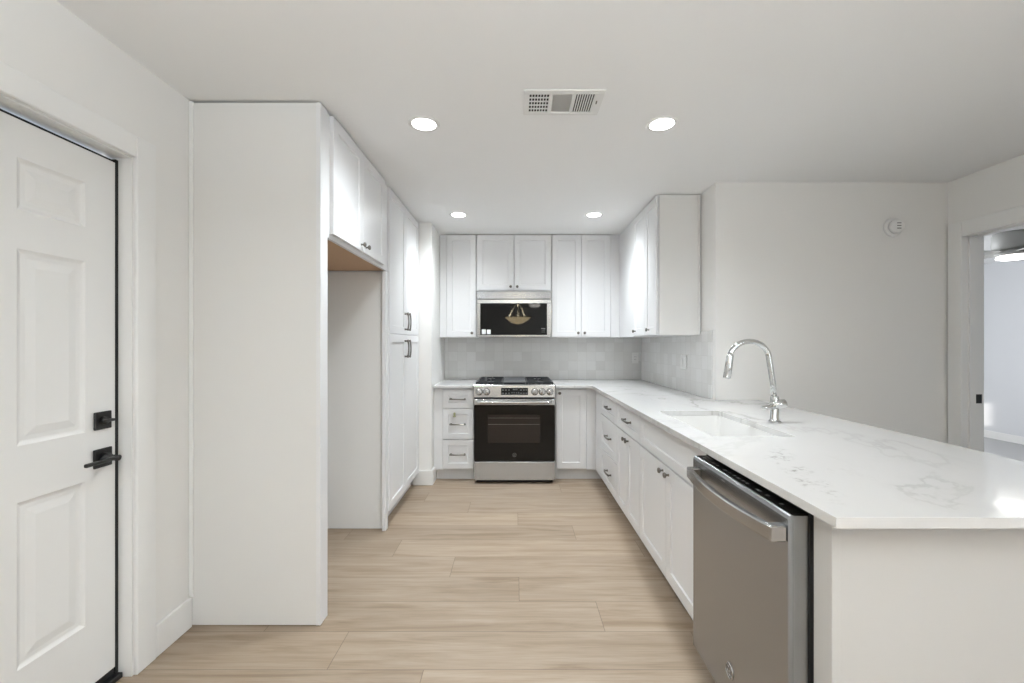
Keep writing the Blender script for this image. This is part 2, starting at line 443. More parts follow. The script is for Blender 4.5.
# door lining and casing
c = MB()
c.box(X0-0.06, XL+0.001, DY1, DY1+0.018, 0, DZ+0.018).box(X0-0.06, XL+0.001, DY0-0.018, DY0, 0, DZ+0.018).box(X0-0.06, XL+0.001, DY0, DY1, DZ, DZ+0.018)
c.box(XL, XL+0.018, DY1+0.006, DY1+0.096, 0, DZ+0.092, 0.003).box(XL, XL+0.018, DY0-0.096, DY0-0.006, 0, DZ+0.092, 0.003).box(XL, XL+0.0175, DY0-0.006, DY1+0.006, DZ+0.006, DZ+0.092, 0.003)
struct('trim_1', c, 'trim', 'white casing around the entry door')
def baseb(x0, x1, y0, y1, h=0.135):
    return MB().box(x0, x1, y0, y1, 0, h, 0.003)
struct('baseboard_left', baseb(XL, XL+0.016, DY1+0.097, 1.985), 'trim', 'white baseboard on the entry wall')
struct('baseboard_back', baseb(-0.945, -0.759, 3.969, 3.985).box(-0.775, -0.759, 3.985, 4.17, 0, 0.135, 0.003), 'trim', 'white baseboard wrapping the short wall')
struct('baseboard_bedroom', baseb(6.584, 6.6, 0.62, 6.66, 0.1), 'trim', 'baseboard in the room behind the doorway')
struct('baseboard_right', baseb(1.42, XF, 2.984, 3.0), 'trim')
# doorway lining and casing on the right
c = MB()
c.box(XF-0.002, 3.162, EY1-0.001, EY1+0.012, 0, DZ+0.012).box(XF-0.002, 3.162, EY0-0.012, EY0+0.001, 0, DZ+0.012).box(XF-0.002, 3.162, EY0, EY1, DZ-0.001, DZ+0.012)
c.box(XF-0.016, XF, EY1-0.004, 2.985, 0, DZ+0.095, 0.003).box(XF-0.016, XF, EY0-0.1, EY0+0.004, 0, DZ+0.095, 0.003).box(XF-0.0155, XF, EY0+0.004, EY1-0.004, DZ-0.004, DZ+0.095, 0.003)
c.box(3.055, 3.095, EY1-0.013, EY1, 0, DZ).box(3.055, 3.095, EY0, EY1, DZ-0.013, DZ).box(3.055, 3.095, EY0, EY0+0.013, 0, DZ)
t2 = struct('trim_2', c, 'trim', 'white casing around the open doorway')
struct('strike_plate', MB().box(3.108, 3.146, EY1-0.003, EY1-0.0005, 0.905, 0.966), 'black', 'black strike plate', t2)

# ------------------------------------------------------------------ tile backsplash
TZ0, TZ1 = 0.9145, 1.40
b = MB().box(-0.774, XR-0.001, YB-0.010, YB-0.0005, TZ0, TZ1)
b.box(XR-0.010, XR-0.0005, 3.045, YB-0.010, TZ0, TZ1)
tag(b.build('tile_backsplash', 'tile'), 'pale grey glazed square tile backsplash above the counters', 'backsplash')

# ------------------------------------------------------------------ cabinet hardware and fronts
SH = [(0.0025, 0.006), (0.0035, 0.0075)]
def knob(door, c, n):
    c = Vector(c); n = Vector(n)
    MB().lathe([(0, 0), (0.007, 0), (0.0052, 0.004), (0.0048, 0.012), (0.0125, 0.017), (0.0145, 0.022), (0.0125, 0.027), (0.006, 0.0295), (0, 0.030)], c, n, 20).build('knob', 'nickel', door, 'round nickel knob')
def pull(front, c, along, n, L=0.15):
    c, a, n = Vector(c), Vector(along), Vector(n)
    m = MB()
    pts = []
    for k in range(13):
        t = k/12*2-1
        pts.append(c + a*(t*L/2) + n*(0.024 + 0.008*(1-t*t)))
    m.tube(pts, [0.0060 + 0.0014*abs(k/6-1) for k in range(13)], 10)
    for sgn in (-1, 1):
        f = c + a*(sgn*(L/2-0.010))
        m.tube([f, f+n*0.006, f+n*0.020, f+n*0.026], [0.0095, 0.0065, 0.006, 0.0072], 10)
    m.build('bar_handle', 'nickel', front, 'nickel bar handle')
def front_panel(root, name, O, U, N, wd, ht, rail=0.057, th=0.02):
    r = rail if ht > 0.25 else min(rail, ht*0.28)
    return MB().panel(O, U, N, wd, ht, th, [(rail, r, wd-rail, ht-r)], SH).build(name, 'cab', root)
G = 0.0022
X_, Y_ = (1, 0, 0), (0, 1, 0)
# orientation helpers: 'F' fronts face -Y (back run), 'W' fronts face -X (right run), 'E' fronts face +X (left run)
def add_front(root, name, face, plane, a, b, z0, z1, rail=0.057):
    """plane = coordinate of the outer face; a..b the span along the run"""
    if face == 'F': return front_panel(root, name, (a+G, plane+0.02, z0), (1, 0, 0), (0, -1, 0), b-a-2*G, z1-z0, rail)
    if face == 'W': return front_panel(root, name, (plane+0.02, b-G, z0), (0, -1, 0), (-1, 0, 0), b-a-2*G, z1-z0, rail)
    if face == 'E': return front_panel(root, name, (plane-0.02, a+G, z0), (0, 1, 0), (1, 0, 0), b-a-2*G, z1-z0, rail)
NV = dict(F=(0, -1, 0), W=(-1, 0, 0), E=(1, 0, 0))
def at(face, plane, s, z):
    return (s, plane, z) if face == 'F' else (plane, s, z)
AL = dict(F=(1, 0, 0), W=(0, 1, 0), E=(0, 1, 0))

# ---- refrigerator surround (left)
PF = 1.990
t = thing('refrigerator_divider', 'tall white full height side panel standing nearest the entry door', 'panel', (-1.2, PF, 0))
MB().box(XL+0.002, -0.902, PF, PF+0.019, 0.004, 2.422, 0.001).build('side_panel', 'panel', t)
MB().box(-0.921, -0.900, PF-0.0005, 2.066, 0.002, 2.424, 0.0015).build('end_stile', 'cab', t, 'white end stile')
MB().box(XL+0.001, XL+0.019, PF-0.009, PF, 0.137, 2.424, 0.002).build('scribe_strip', 'trim', t)
t = thing('refrigerator_divider', 'white side panel at the far side of the refrigerator alcove, against the tall pantry', 'panel', (-1.2, 3.045, 0))
MB().box(XL+0.002, -0.927, 3.030, 3.048, 0.004, 1.812, 0.001).build('side_panel', 'panel', t)
MB().box(-0.926, -0.900, 2.993, 3.046, 0.002, 1.812, 0.0015).build('end_stile', 'cab', t, 'white end stile')
# cabinet above the alcove
t = thing('refrigerator_cabinet', 'white two door cabinet hung above the empty refrigerator alcove', 'cabinet', (-1.2, 2.55, 1.815))
MB().box(XL+0.002, -0.925, 2.072, 3.046, 1.835, 2.422).build('carcass', 'cab', t)
MB().box(XL+0.002, -0.926, 2.0725, 3.0455, 1.824, 1.8345).build('underside_board', 'ply', t, 'bare plywood underside')
MB().box(-0.925, -0.905, 2.069, 3.046, 1.820, 2.422, 0.001).build('face_frame', 'cab', t)
MB().box(XL+0.002, XL+0.02, 2.0725, 3.028, 1.775, 1.8235).build('hanging_rail', 'ply', t)
za, zb = 1.842, 2.418
dA = add_front(t, 'door', 'E', -0.885, 2.098, 2.513, za, zb); knob(dA, (-0.885, 2.475, za+0.035), (1, 0, 0))
dB = add_front(t, 'door', 'E', -0.885, 2.513, 2.925, za, zb); knob(dB, (-0.885, 2.551, za+0.035), (1, 0, 0))
# pantry
t = thing('pantry_cabinet', 'tall white four door pantry cabinet between alcove and short wall', 'cabinet', (-1.2, 3.5, 0))
MB().box(XL+0.002, -0.911, 3.050, 3.980, 0.105, 2.422).build('carcass', 'cab', t)
MB().box(-0.985, -0.960, 3.050, 3.968, 0.0, 0.105).build('toe_kick', 'toe', t)
for a, b, k in ((3.052, 3.510, 3.475), (3.510, 3.976, 3.545)):
    d = add_front(t, 'door', 'E', -0.890, a, b, 0.118, 1.377); pull(d, (-0.890, k, 1.267), (0, 0, 1), (1, 0, 0), 0.145)
    d = add_front(t, 'door', 'E', -0.890, a, b, 1.382, 2.418); pull(d, (-0.890, k, 1.486), (0, 0, 1), (1, 0, 0), 0.145)

# ---- upper cabinets on the back wall
UY, UF = 4.41, 4.43                 # door face, carcass face
UZ0, UZ1 = 1.372, 2.4275
YE = YB-0.012
t = thing('wall_cabinet', 'white single door wall cabinet over the drawer base, beside the short wall', 'cabinet', (-0.58, 4.7, UZ0), 'white wall cabinets around the range')
MB().box(-0.772, -0.398, UF, YB-0.001, UZ0+0.03, UZ1).build('carcass', 'cab', t)
MB().box(-0.772, -0.703, UF-0.012, UF-0.0005, UZ0, UZ1, 0.001).build('filler_strip', 'cab', t)
MB().box(-0.703, -0.398, UF-0.0005, YE, UZ0, UZ0+0.0295).build('bottom_rail', 'cab', t)
d = add_front(t, 'door', 'F', UY, -0.702, -0.400, 1.378, 2.424); knob(d, (-0.440, UY, 1.418), NV['F'])
t = thing('wall_cabinet', 'short white two door wall cabinet directly above the microwave', 'cabinet', (0, 4.7, 1.84), 'white wall cabinets around the range')
MB().box(-0.396, 0.374, UF, YB-0.001, 1.842, UZ1).build('carcass', 'cab', t)
for a, b, k in ((-0.391, -0.011, -0.044), (-0.009, 0.369, 0.024)):
    d = add_front(t, 'door', 'F', UY, a, b, 1.858, 2.424); knob(d, (k, UY, 1.892), NV['F'])
t = thing('wall_cabinet', 'tall white two door wall cabinet between the microwave and the corner', 'cabinet', (0.68, 4.7, UZ0), 'white wall cabinets around the range')
MB().box(0.376, 1.083, UF, YB-0.001, UZ0+0.03, UZ1).build('carcass', 'cab', t)
MB().box(0.376, 0.985, UF+0.0005, YE, UZ0, UZ0+0.0295).build('bottom_rail', 'cab', t)
MB().box(0.983, 1.083, UF-0.012, UF-0.0005, UZ0, UZ1, 0.001).build('filler_strip', 'cab', t)
for a, b, k in ((0.379, 0.680, 0.647), (0.680, 0.981, 0.713)):
    d = add_front(t, 'door', 'F', UY, a, b, 1.378, 2.424); knob(d, (k, UY, 1.418), NV['F'])
# ---- upper cabinet on the right wall
t = thing('wall_cabinet', 'white wall cabinet with exposed end panel, hung on the side wall near the faucet', 'cabinet', (1.25, 3.8, UZ0), 'white wall cabinets around the range')
MB().box(1.086, XR-0.001, 3.240, YB-0.012, UZ0+0.03, UZ1).build('carcass', 'cab', t)
MB().box(1.086, XR-0.012, 3.240, YE-0.001, UZ0, UZ0+0.0295).build('bottom_rail', 'cab', t)
MB().box(1.084, XR-0.0115, 3.232, 3.239, UZ0, UZ1, 0.001).build('end_panel', 'panel', t)
MB().box(XR-0.022, XR-0.0115, 3.225, 3.2315, UZ0, UZ1).build('scribe_strip', 'trim', t)
MB().box(1.0725, 1.0855, 3.885, 4.416, UZ0, UZ1, 0.001).build('filler_strip', 'cab', t)
for a, b, k in ((3.243, 3.53, 3.415), (3.53, 3.88, 3.80)):
    d = add_front(t, 'door', 'W', 1.064, a, b, 1.378, 2.424); knob(d, (1.064, k, 1.418), NV['W'])

# ---- base cabinets
CT0, CT1 = 0.889, 0.914
BZ0, BZ1 = 0.118, 0.868
R1, R2 = (0.694, 0.683), (0.400, 0.390)
def toe(root, *b): MB().box(*b).build('toe_kick', 'toe', root)
BF = 4.10
t = thing('drawer_base_cabinet', 'white three drawer base cabinet to the side of the range, under the short counter', 'cabinet', (-0.58, 4.4, 0), 'white base cabinets under the counters')
MB().box(-0.757, -0.392, BF+0.021, YB-0.001, 0.105, CT0-0.001).build('carcass', 'cab', t)
MB().box(-0.773, -0.690, BF+0.006, BF+0.0205, 0.105, CT0-0.001, 0.001).build('filler_strip', 'cab', t)
toe(t, -0.757, -0.394, 4.163, 4.178, 0, 0.105)
for z0, z1 in ((R1[0], BZ1), (R2[0], R1[1]), (BZ0, R2[1])):
    d = add_front(t, 'drawer', 'F', BF, -0.689, -0.394, z0, z1, 0.05); pull(d, (-0.545, BF, (z0+z1)/2), X_, NV['F'], 0.15)
tg = MB().box(-0.585, -0.566, BF-0.018, BF-0.0006, 0.622, 0.652, 0.003).box(-0.592, -0.562, BF-0.022, BF-0.0006, 0.612, 0.620, 0.003)
tag(tg.build('drawer_tag', 'tag'), 'small olive yellow tag stuck on the middle drawer front', 'tag')
t = thing('base_cabinet', 'white single door base cabinet in the corner next to the range', 'cabinet', (0.57, 4.4, 0), 'white base cabinets under the counters')
MB().box(0.384, 0.764, BF+0.021, YB-0.001, 0.105, CT0-0.001).build('carcass', 'cab', t)
toe(t, 0.386, 0.84, 4.163, 4.178, 0, 0.105)
d = add_front(t, 'door', 'F', BF, 0.392, 0.680, BZ0, BZ1); knob(d, (0.425, BF, 0.838), NV['F'])
MB().box(0.682, 0.775, BF+0.006, BF+0.0205, 0.105, CT0-0.001, 0.001).build('filler_strip', 'cab', t)
WF = 0.765
TK = 0.84
t = thing('drawer_base_cabinet', 'white three drawer base cabinet at the inner corner of the long counter', 'cabinet', (1.1, 3.55, 0), 'white base cabinets under the counters')
MB().box(WF+0.021, XR-0.001, 3.242, 4.098, 0.105, CT0-0.001).build('carcass', 'cab', t)
MB().box(WF+0.006, WF+0.0205, 3.856, 4.103, 0.105, CT0-0.001, 0.001).build('filler_strip', 'cab', t)
toe(t, TK, TK+0.015, 3.242, 4.160, 0, 0.105)
for z0, z1 in ((R1[0], BZ1), (R2[0], R1[1]), (BZ0, R2[1])):
    d = add_front(t, 'drawer', 'W', WF, 3.242, 3.855, z0, z1); pull(d, (WF, 3.49, (z0+z1)/2+0.005), Y_, NV['W'], 0.15)
t = thing('base_cabinet', 'white base cabinet with one drawer over two doors, next to the sink base', 'cabinet', (1.1, 2.94, 0), 'white base cabinets under the counters')
MB().box(WF+0.021, XR-0.001, 2.642, 3.239, 0.105, CT0-0.001).build('carcass', 'cab', t)
toe(t, TK, TK+0.015, 2.642, 3.239, 0, 0.105)
d = add_front(t, 'drawer', 'W', WF, 2.642, 3.239, R1[0], BZ1); pull(d, (WF, 2.905, 0.785), Y_, NV['W'], 0.15)
for a, b, k in ((2.642, 2.940, 2.905), (2.940, 3.239, 2.978)):
    d = add_front(t, 'door', 'W', WF, a, b, BZ0, R1[1]); knob(d, (WF, k, 0.648), NV['W'])
t = thing('sink_base_cabinet', 'white two door sink base cabinet with plain false drawer front beside the dishwasher', 'cabinet', (1.1, 2.18, 0), 'white base cabinets under the counters')
MB().box(WF+0.021, XR-0.03, 1.722, 1.740, 0.105, CT0-0.001).box(WF+0.021, XR-0.03, 2.621, 2.639, 0.105, CT0-0.001).box(WF+0.021, XR-0.03, 1.740, 2.621, 0.105, 0.123)\
    .box(WF+0.021, WF+0.036, 1.740, 2.621, 0.123, CT0-0.001).build('carcass', 'cab', t)
toe(t, TK, TK+0.015, 1.722, 2.639, 0, 0.105)
add_front(t, 'false_front', 'W', WF, 1.722, 2.639, R1[0], BZ1)
for a, b, k in ((1.722, 2.180, 2.140), (2.180, 2.639, 2.222)):
    d = add_front(t, 'door', 'W', WF, a, b, BZ0, R1[1]); knob(d, (WF, k, 0.652), NV['W'])
# peninsula end
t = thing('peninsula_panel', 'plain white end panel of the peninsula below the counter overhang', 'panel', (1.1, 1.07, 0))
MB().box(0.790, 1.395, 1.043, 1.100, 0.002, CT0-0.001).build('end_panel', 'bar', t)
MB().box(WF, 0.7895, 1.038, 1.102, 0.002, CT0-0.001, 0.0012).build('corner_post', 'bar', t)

# ------------------------------------------------------------------ countertops, sink, faucet
m = MB().box(-0.774, -0.3925, 4.06, YB-0.0105, CT0, CT1)
tag(m.build('countertop', 'quartz', bevel=0.0025), 'short white quartz countertop piece between short wall and range', 'countertop')
SX0, SX1, SY0, SY1 = 0.84, 1.19, 1.82, 2.51
FX, FR = 0.7235, 0.05
xs = [0.3855, FX, SX0, SX1, XR-0.0105, 1.70]
ys = [0.9685, SY0, SY1, YR-0.002, 3.02, 4.06, YB-0.0105]
def keep(x, y):
    if SX0 < x < SX1 and SY0 < y < SY1: return False
    if y > 4.06: return x < XR-0.0105
    if x < FX: return False
    return x < XR-0.0105 or y < YR-0.002
m = MB().cells(xs, ys, keep, CT0, CT1)
# rounded inner corner
pts = [(FX, 4.06)] + [(FX-FR+FR*math.sin(a), 4.06-FR+FR*math.cos(a)) for a in [k*PI/16 for k in range(9)]]
tv = [m.bm.verts.new((x, y, CT1)) for x, y in pts]; bv = [m.bm.verts.new((x, y, CT0)) for x, y in pts]
m.bm.faces.new(tv); m.bm.faces.new(bv[::-1])
for k in range(1, 9): m.bm.faces.new((tv[k], tv[k+1], bv[k+1], bv[k]))
tag(m.build('countertop', 'quartz', bevel=0.002), 'long white veined quartz countertop with sink cutout, running out as a peninsula', 'countertop')

def basin(x0, x1, y0, y1, z0, z1, r, th, dr):
    """open rounded tub: inner and outer wall, slightly drafted, round bottom edge"""
    m = MB()
    def ring(ins, z, rr):
        out = []
        for cx, cy, a0 in ((x1-ins-rr, y1-ins-rr, 0), (x0+ins+rr, y1-ins-rr, PI/2), (x0+ins+rr, y0+ins+rr, PI), (x1-ins-rr, y0+ins+rr, 1.5*PI)):
            for k in range(7):
                a = a0 + k/6*PI/2
                out.append(m.bm.verts.new((cx+rr*math.cos(a), cy+rr*math.sin(a), z)))
        return out
    R = [ring(-th, z0-0.012, r+th), ring(-th, z1, r+th), ring(0, z1, r), ring(dr*0.6, z0+0.03, r), ring(dr*0.6+0.008, z0+0.010, r), ring(dr*0.6+0.03, z0, r)]
    for A, B in zip(R, R[1:]):
        n = len(A)
        for k in range(n):
            f = m.bm.faces.new((A[k], A[(k+1) % n], B[(k+1) % n], B[k])); f.smooth = False
    m.bm.faces.new(R[-1]); m.bm.faces.new(R[0][::-1])
    return m
t = thing('kitchen_sink', 'white undermount single basin sink set in the long counter', 'sink', (1.015, 2.165, 0.66))
bs = basin(SX0+0.002, SX1-0.002, SY0+0.002, SY1-0.002, 0.675, CT0-0.001, 0.025, 0.006, 0.02).build('basin', 'sink', t)
MB().lathe([(0, 0.004), (0.030, 0.004), (0.036, 0.006), (0.043, 0.003), (0.043, 0), (0, 0)], (1.015, 2.3, 0.6752), (0, 0, 1), 28).build('drain', 'steel_soft', t, 'round metal drain')
MB().box(SX1-0.009, SX1-0.006, 1.945, 1.975, 0.842, 0.852, 0.001).build('overflow_slot', 'nickel', t, 'small grey overflow mark')

FY = 2.161
t = thing('kitchen_faucet', 'tall chrome gooseneck faucet standing behind the sink', 'faucet', (1.305, FY, CT1))
MB().lathe([(0, 0), (0.029, 0), (0.029, 0.004), (0.024, 0.008), (0.0205, 0.013), (0.0195, 0.122), (0.0175, 0.130), (0, 0.131)], (1.305, FY, CT1+0.0005), (0, 0, 1), 32).build('base_body', 'chrome', t)
cx, cz, rr = 1.174, 1.232, 0.098
pts = [(1.302, FY, 1.045), (1.297, FY, 1.10), (1.288, FY, 1.16)]
for k in range(0, 19):
    a = math.radians(4 + k*9.2)
    pts.append((cx+rr*math.cos(a)+0.004, FY, cz+rr*math.sin(a)*0.88))
MB().tube(pts, 0.0135, 18).build('spout', 'chrome', t)
e = Vector(pts[-1])
MB().tube([e+Vector((0.002, 0, 0.006)), e+Vector((-0.001, 0, -0.004)), e+Vector((-0.008, 0, -0.055)), e+Vector((-0.0165, 0, -0.112)), e+Vector((-0.017, 0, -0.116))],
          [0.0145, 0.0165, 0.0175, 0.0185, 0.015], 18).build('spray_head', 'chrome', t)
hb = MB().tube([(1.283, FY-0.012, 0.998), (1.325, FY-0.012, 1.006), (1.347, FY-0.012, 1.010), (1.351, FY-0.012, 1.011)], [0.0215, 0.022, 0.021, 0.016], 18)
hb.tube([(1.30, FY-0.020, 0.998), (1.262, FY-0.03, 0.994), (1.226, FY-0.036, 0.989), (1.221, FY-0.037, 0.988)], [0.010, 0.0115, 0.0115, 0.007], 14)
hb.build('lever_handle', 'chrome', t)

# ------------------------------------------------------------------ gas range
RX0, RX1, RF = -0.384, 0.374, 4.0
cxr = (RX0+RX1)/2
t = thing('gas_range', 'stainless slide-in gas range with black glass oven door', 'range', (cxr, 4.37, 0))
MB().box(RX0+0.004, RX1-0.004, RF+0.045, YB-0.012, 0.03, 0.908).build('body', 'enamel', t)
for x in (RX0+0.06, RX1-0.06):
    for y in (RF+0.10, 4.65): MB().box(x-0.018, x+0.018, y-0.018, y+0.018, 0, 0.03, 0.003).build('foot', 'black', t)
MB().box(RX0+0.02, RX1-0.02, RF+0.06, RF+0.07, 0.004, 0.03).build('kick_plate', 'black', t)
# storage drawer
MB().box(RX0+0.002, RX1-0.002, RF+0.004, RF+0.044, 0.036, 0.208, 0.004, 2).build('storage_drawer', 'steel', t, 'stainless bottom drawer')
# oven door
od = MB().box(RX0+0.002, RX1-0.002, RF+0.004, RF+0.044, 0.214, 0.735, 0.003).build('oven_door', 'glass', t, 'black glass oven door')
MB().box(-0.255, 0.235, RF+0.0025, RF+0.0037, 0.385, 0.648, 0.0004).build('oven_window', 'oven_win', od)
rk = MB()
rk.box(-0.25, 0.23, RF+0.0015, RF+0.0024, 0.555, 0.5585)
rk.box(-0.25, 0.23, RF+0.0015, RF+0.0024, 0.615, 0.617)
rk.build('oven_rack', 'ovenrack', od)
MB().box(RX0+0.002, RX1-0.002, RF, RF+0.044, 0.737, 0.792, 0.003).build('top_rail', 'steel', od, 'stainless top rail of the oven door')
hd = MB()
hp = []
for k in range(17):
    s_ = k/16*2-1
    hp.append((cxr + s_*0.345, RF-0.040-0.012*(1-s_*s_), 0.768))
hd.tube(hp, 0.0125, 14)
for sg in (-1, 1): hd.box(cxr+sg*0.335-0.012, cxr+sg*0.335+0.012, RF-0.040, RF, 0.758, 0.780, 0.003)
hd.build('door_handle', 'steel_soft', od, 'stainless handle bar')
def emblem(par, c, U, V, N, r, mat='mark'):
    """round badge: a ring and looping script strokes, the same mark on range and dishwasher"""
    c, U, V, N = map(Vector, (c, U, V, N))
    m = MB()
    P = lambda u, v: c + U*u*r + V*v*r + N*0.0012
    m.tube([P(math.cos(a), math.sin(a)) for a in [k*2*PI/32 for k in range(33)]], r*0.075, 6, False)
    def loop(cu, cv, ru, rv, a0, a1):
        m.tube([P(cu+ru*math.cos(a), cv+rv*math.sin(a)) for a in [a0+(a1-a0)*k/16 for k in range(17)]], r*0.06, 6)
    loop(-0.28, 0.10, 0.27, 0.38, 0.6, 6.0)
    loop(-0.22, -0.42, 0.24, 0.22, -4.2, 1.6)
    loop(0.32, 0.22, 0.22, 0.30, -0.3, 4.6)
    loop(0.30, -0.25, 0.30, 0.32, 1.6, 6.1)
    for k in range(4):
        a = k*PI/2+PI/4; loop(0.80*math.cos(a), 0.80*math.sin(a), 0.12, 0.12, a, a+3.6)
    m.build('emblem', mat, par, 'round script badge')
emblem(od, (cxr, RF+0.003, 0.272), (1, 0, 0), (0, 0, 1), (0, -1, 0), 0.018)
# control panel (leans back a little)
cp = MB()
z0, z1 = 0.808, 0.924
prof = [(RF, z0), (RF+0.012, z1-0.008), (RF+0.020, z1), (RF+0.075, z1), (RF+0.075, z0)]
A = [cp.bm.verts.new((RX0, y, z)) for y, z in prof]; B = [cp.bm.verts.new((RX1, y, z)) for y, z in prof]
cp.bm.faces.new(A); cp.bm.faces.new(B[::-1])
for k in range(5): cp.bm.faces.new((A[k], A[(k+1) % 5], B[(k+1) % 5], B[k]))
cpo = cp.build('control_panel', 'steel_soft', t, 'stainless control panel', bevel=0.002)
MB().box(RX0+0.003, RX1-0.003, RF+0.012, RF+0.044, 0.793, 0.807).build('vent_gap', 'dark', t)
nrm = Vector((0, -(0.108), 0.012)).normalized()
def cpp(x, z, off=0): 
    y = RF + 0.012*(z-z0)/0.108
    return Vector((x, y, z)) + nrm*off
ds = MB()
ds.quad(cpp(-0.130, 0.831, 0.0012), cpp(0.121, 0.831, 0.0012), cpp(0.121, 0.896, 0.0012), cpp(-0.130, 0.896, 0.0012))
dso = ds.build('display', 'glass', cpo, 'black control display')
def mkq(x, z, wx, wz): MB().quad(cpp(x-wx/2, z-wz/2, 0.0020), cpp(x+wx/2, z-wz/2, 0.0020), cpp(x+wx/2, z+wz/2, 0.0020), cpp(x-wx/2, z+wz/2, 0.0020)).build('key_legend', 'mark', cpo)
for x in (-0.112, -0.084, -0.056, 0.056, 0.082, 0.106):
    for z in (0.846, 0.876): mkq(x, z, 0.014, 0.009)
for x in (-0.028, -0.008, 0.014, 0.034): mkq(x, 0.850, 0.009, 0.008)
for x in (-0.016, -0.006, 0.008, 0.018): mkq(x, 0.882, 0.007, 0.013)
for x in (-0.333, -0.264, 0.184, 0.253, 0.325):
    a = cpp(x, 0.860, 0.034)
    MB().lathe([(0, 0), (0.033, 0), (0.033, 0.006), (0.029, 0.008), (0.0275, 0.030), (0.025, 0.034), (0, 0.035)], cpp(x, 0.860), nrm, 28)\
        .box(a.x-0.004, a.x+0.004, a.y-0.010, a.y+0.002, a.z-0.026, a.z+0.026, 0.002).build('burner_knob', 'steel_soft', cpo, 'stainless burner knob')
# cooktop
MB().box(RX0, RX1, RF+0.076, YB-0.012, 0.909, 0.924, 0.002).build('cooktop', 'enamel', t, 'black enamel cooktop')
GZ = 0.946
for gx0, gx1 in ((-0.374, -0.118), (0.108, 0.364)):
    g = MB()
    y0, y1 = RF+0.095, YB-0.03
    bw = 0.006
    for x in (gx0, gx1-2*bw): g.box(x, x+2*bw, y0, y1, GZ-0.014, GZ, 0.002)
    for y in (y0, (y0+y1)/2-bw, y1-2*bw): g.box(gx0+2*bw, gx1-2*bw, y, y+2*bw, GZ-0.014, GZ-0.0003, 0.002)
    mx = (gx0+gx1)/2
    for yc in (y0+(y1-y0)*0.25, y0+(y1-y0)*0.75):
        for sx in (-1, 1):
            g.box(min(mx+sx*0.035, mx+sx*0.115), max(mx+sx*0.035, mx+sx*0.115), yc-bw, yc+bw, GZ-0.014, GZ-0.0006, 0.002)
        for sy in (-1, 1):
            g.box(mx-bw, mx+bw, min(yc+sy*0.035, yc+sy*0.135), max(yc+sy*0.035, yc+sy*0.135), GZ-0.014, GZ-0.0008, 0.002)
    for x in (gx0, gx1-2*bw):
        for y in (y0, y1-2*bw): g.box(x, x+2*bw, y, y+2*bw, 0.9245, GZ-0.010)
    g.build('grate', 'iron', t, 'cast iron burner grate')
    for yc in (y0+(y1-y0)*0.25, y0+(y1-y0)*0.75):
        MB().lathe([(0, 0), (0.048, 0), (0.048, 0.006), (0.036, 0.007), (0.036, 0.012), (0.030, 0.014), (0, 0.014)], (mx, yc, 0.9243), (0, 0, 1), 24).build('burner', 'iron', t)
g = MB().box(-0.113, 0.103, RF+0.095, YB-0.03, 0.932, 0.947, 0.004, 2)
for x in (-0.105, 0.085):
    for y in (RF+0.10, YB-0.05): g.box(x, x+0.012, y, y+0.012, 0.9245, 0.933)
g.build('griddle', 'griddle', t, 'smooth grey centre griddle plate')

# ------------------------------------------------------------------ microwave
MX0, MX1, MY = -0.389, 0.369, 4.357
t = thing('microwave_oven', 'stainless over the range microwave with black glass front', 'microwave', (-0.01, 4.5, 1.376))
MB().box(MX0+0.003, MX1-0.003, MY+0.035, YB-0.012, 1.380, 1.839).build('body', 'steel', t)
MB().box(MX0, MX1, MY+0.006, MY+0.034, 1.762, 1.838, 0.003).build('vent_strip', 'steel', t, 'stainless vent strip')
gx0, gx1, gz0, gz1 = -0.352, 0.325, 1.398, 1.716
dm = MB()
dm.box(MX0, MX1, MY, MY+0.034, gz1, 1.756, 0.003).box(MX0, MX1, MY, MY+0.034, 1.376, gz0, 0.003).box(MX0, gx0, MY+0.0002, MY+0.034, gz0, gz1).box(gx1, MX1, MY+0.0002, MY+0.034, gz0, gz1)
dmo = dm.build('door', 'steel_soft', t, 'stainless door frame')
MB().box(gx0, gx1, MY+0.002, MY+0.030, gz0, gz1).build('door_glass', 'glass', dmo, 'black door glass')
MB().box(gx0+0.015, gx0+0.057, MY+0.0008, MY+0.0018, 1.405, 1.452).build('sticker', 'sticker', dmo, 'white paper sticker')
MB().box(gx0+0.068, gx0+0.106, MY+0.0008, MY+0.0018, 1.405, 1.450).build('sticker', 'sticker', dmo, 'white paper sticker')
MB().box(0.265, 0.305, MY+0.0012, MY+0.0018, 1.457, 1.466).box(0.272, 0.300, MY+0.0012, MY+0.0018, 1.438, 1.441).box(0.268, 0.304, MY+0.0012, MY+0.0018, 1.424, 1.427).build('control_lettering', 'mark', dmo, 'pale control legend')
em = MB()
for k, wv in enumerate((0.008, 0.006, 0.009, 0.007, 0.006)): em.box(-0.035+k*0.012, -0.035+k*0.012+wv, MY+0.0046, MY+0.0056, 1.800, 1.806)
em.build('badge', 'nickel', t, 'tiny dark badge')

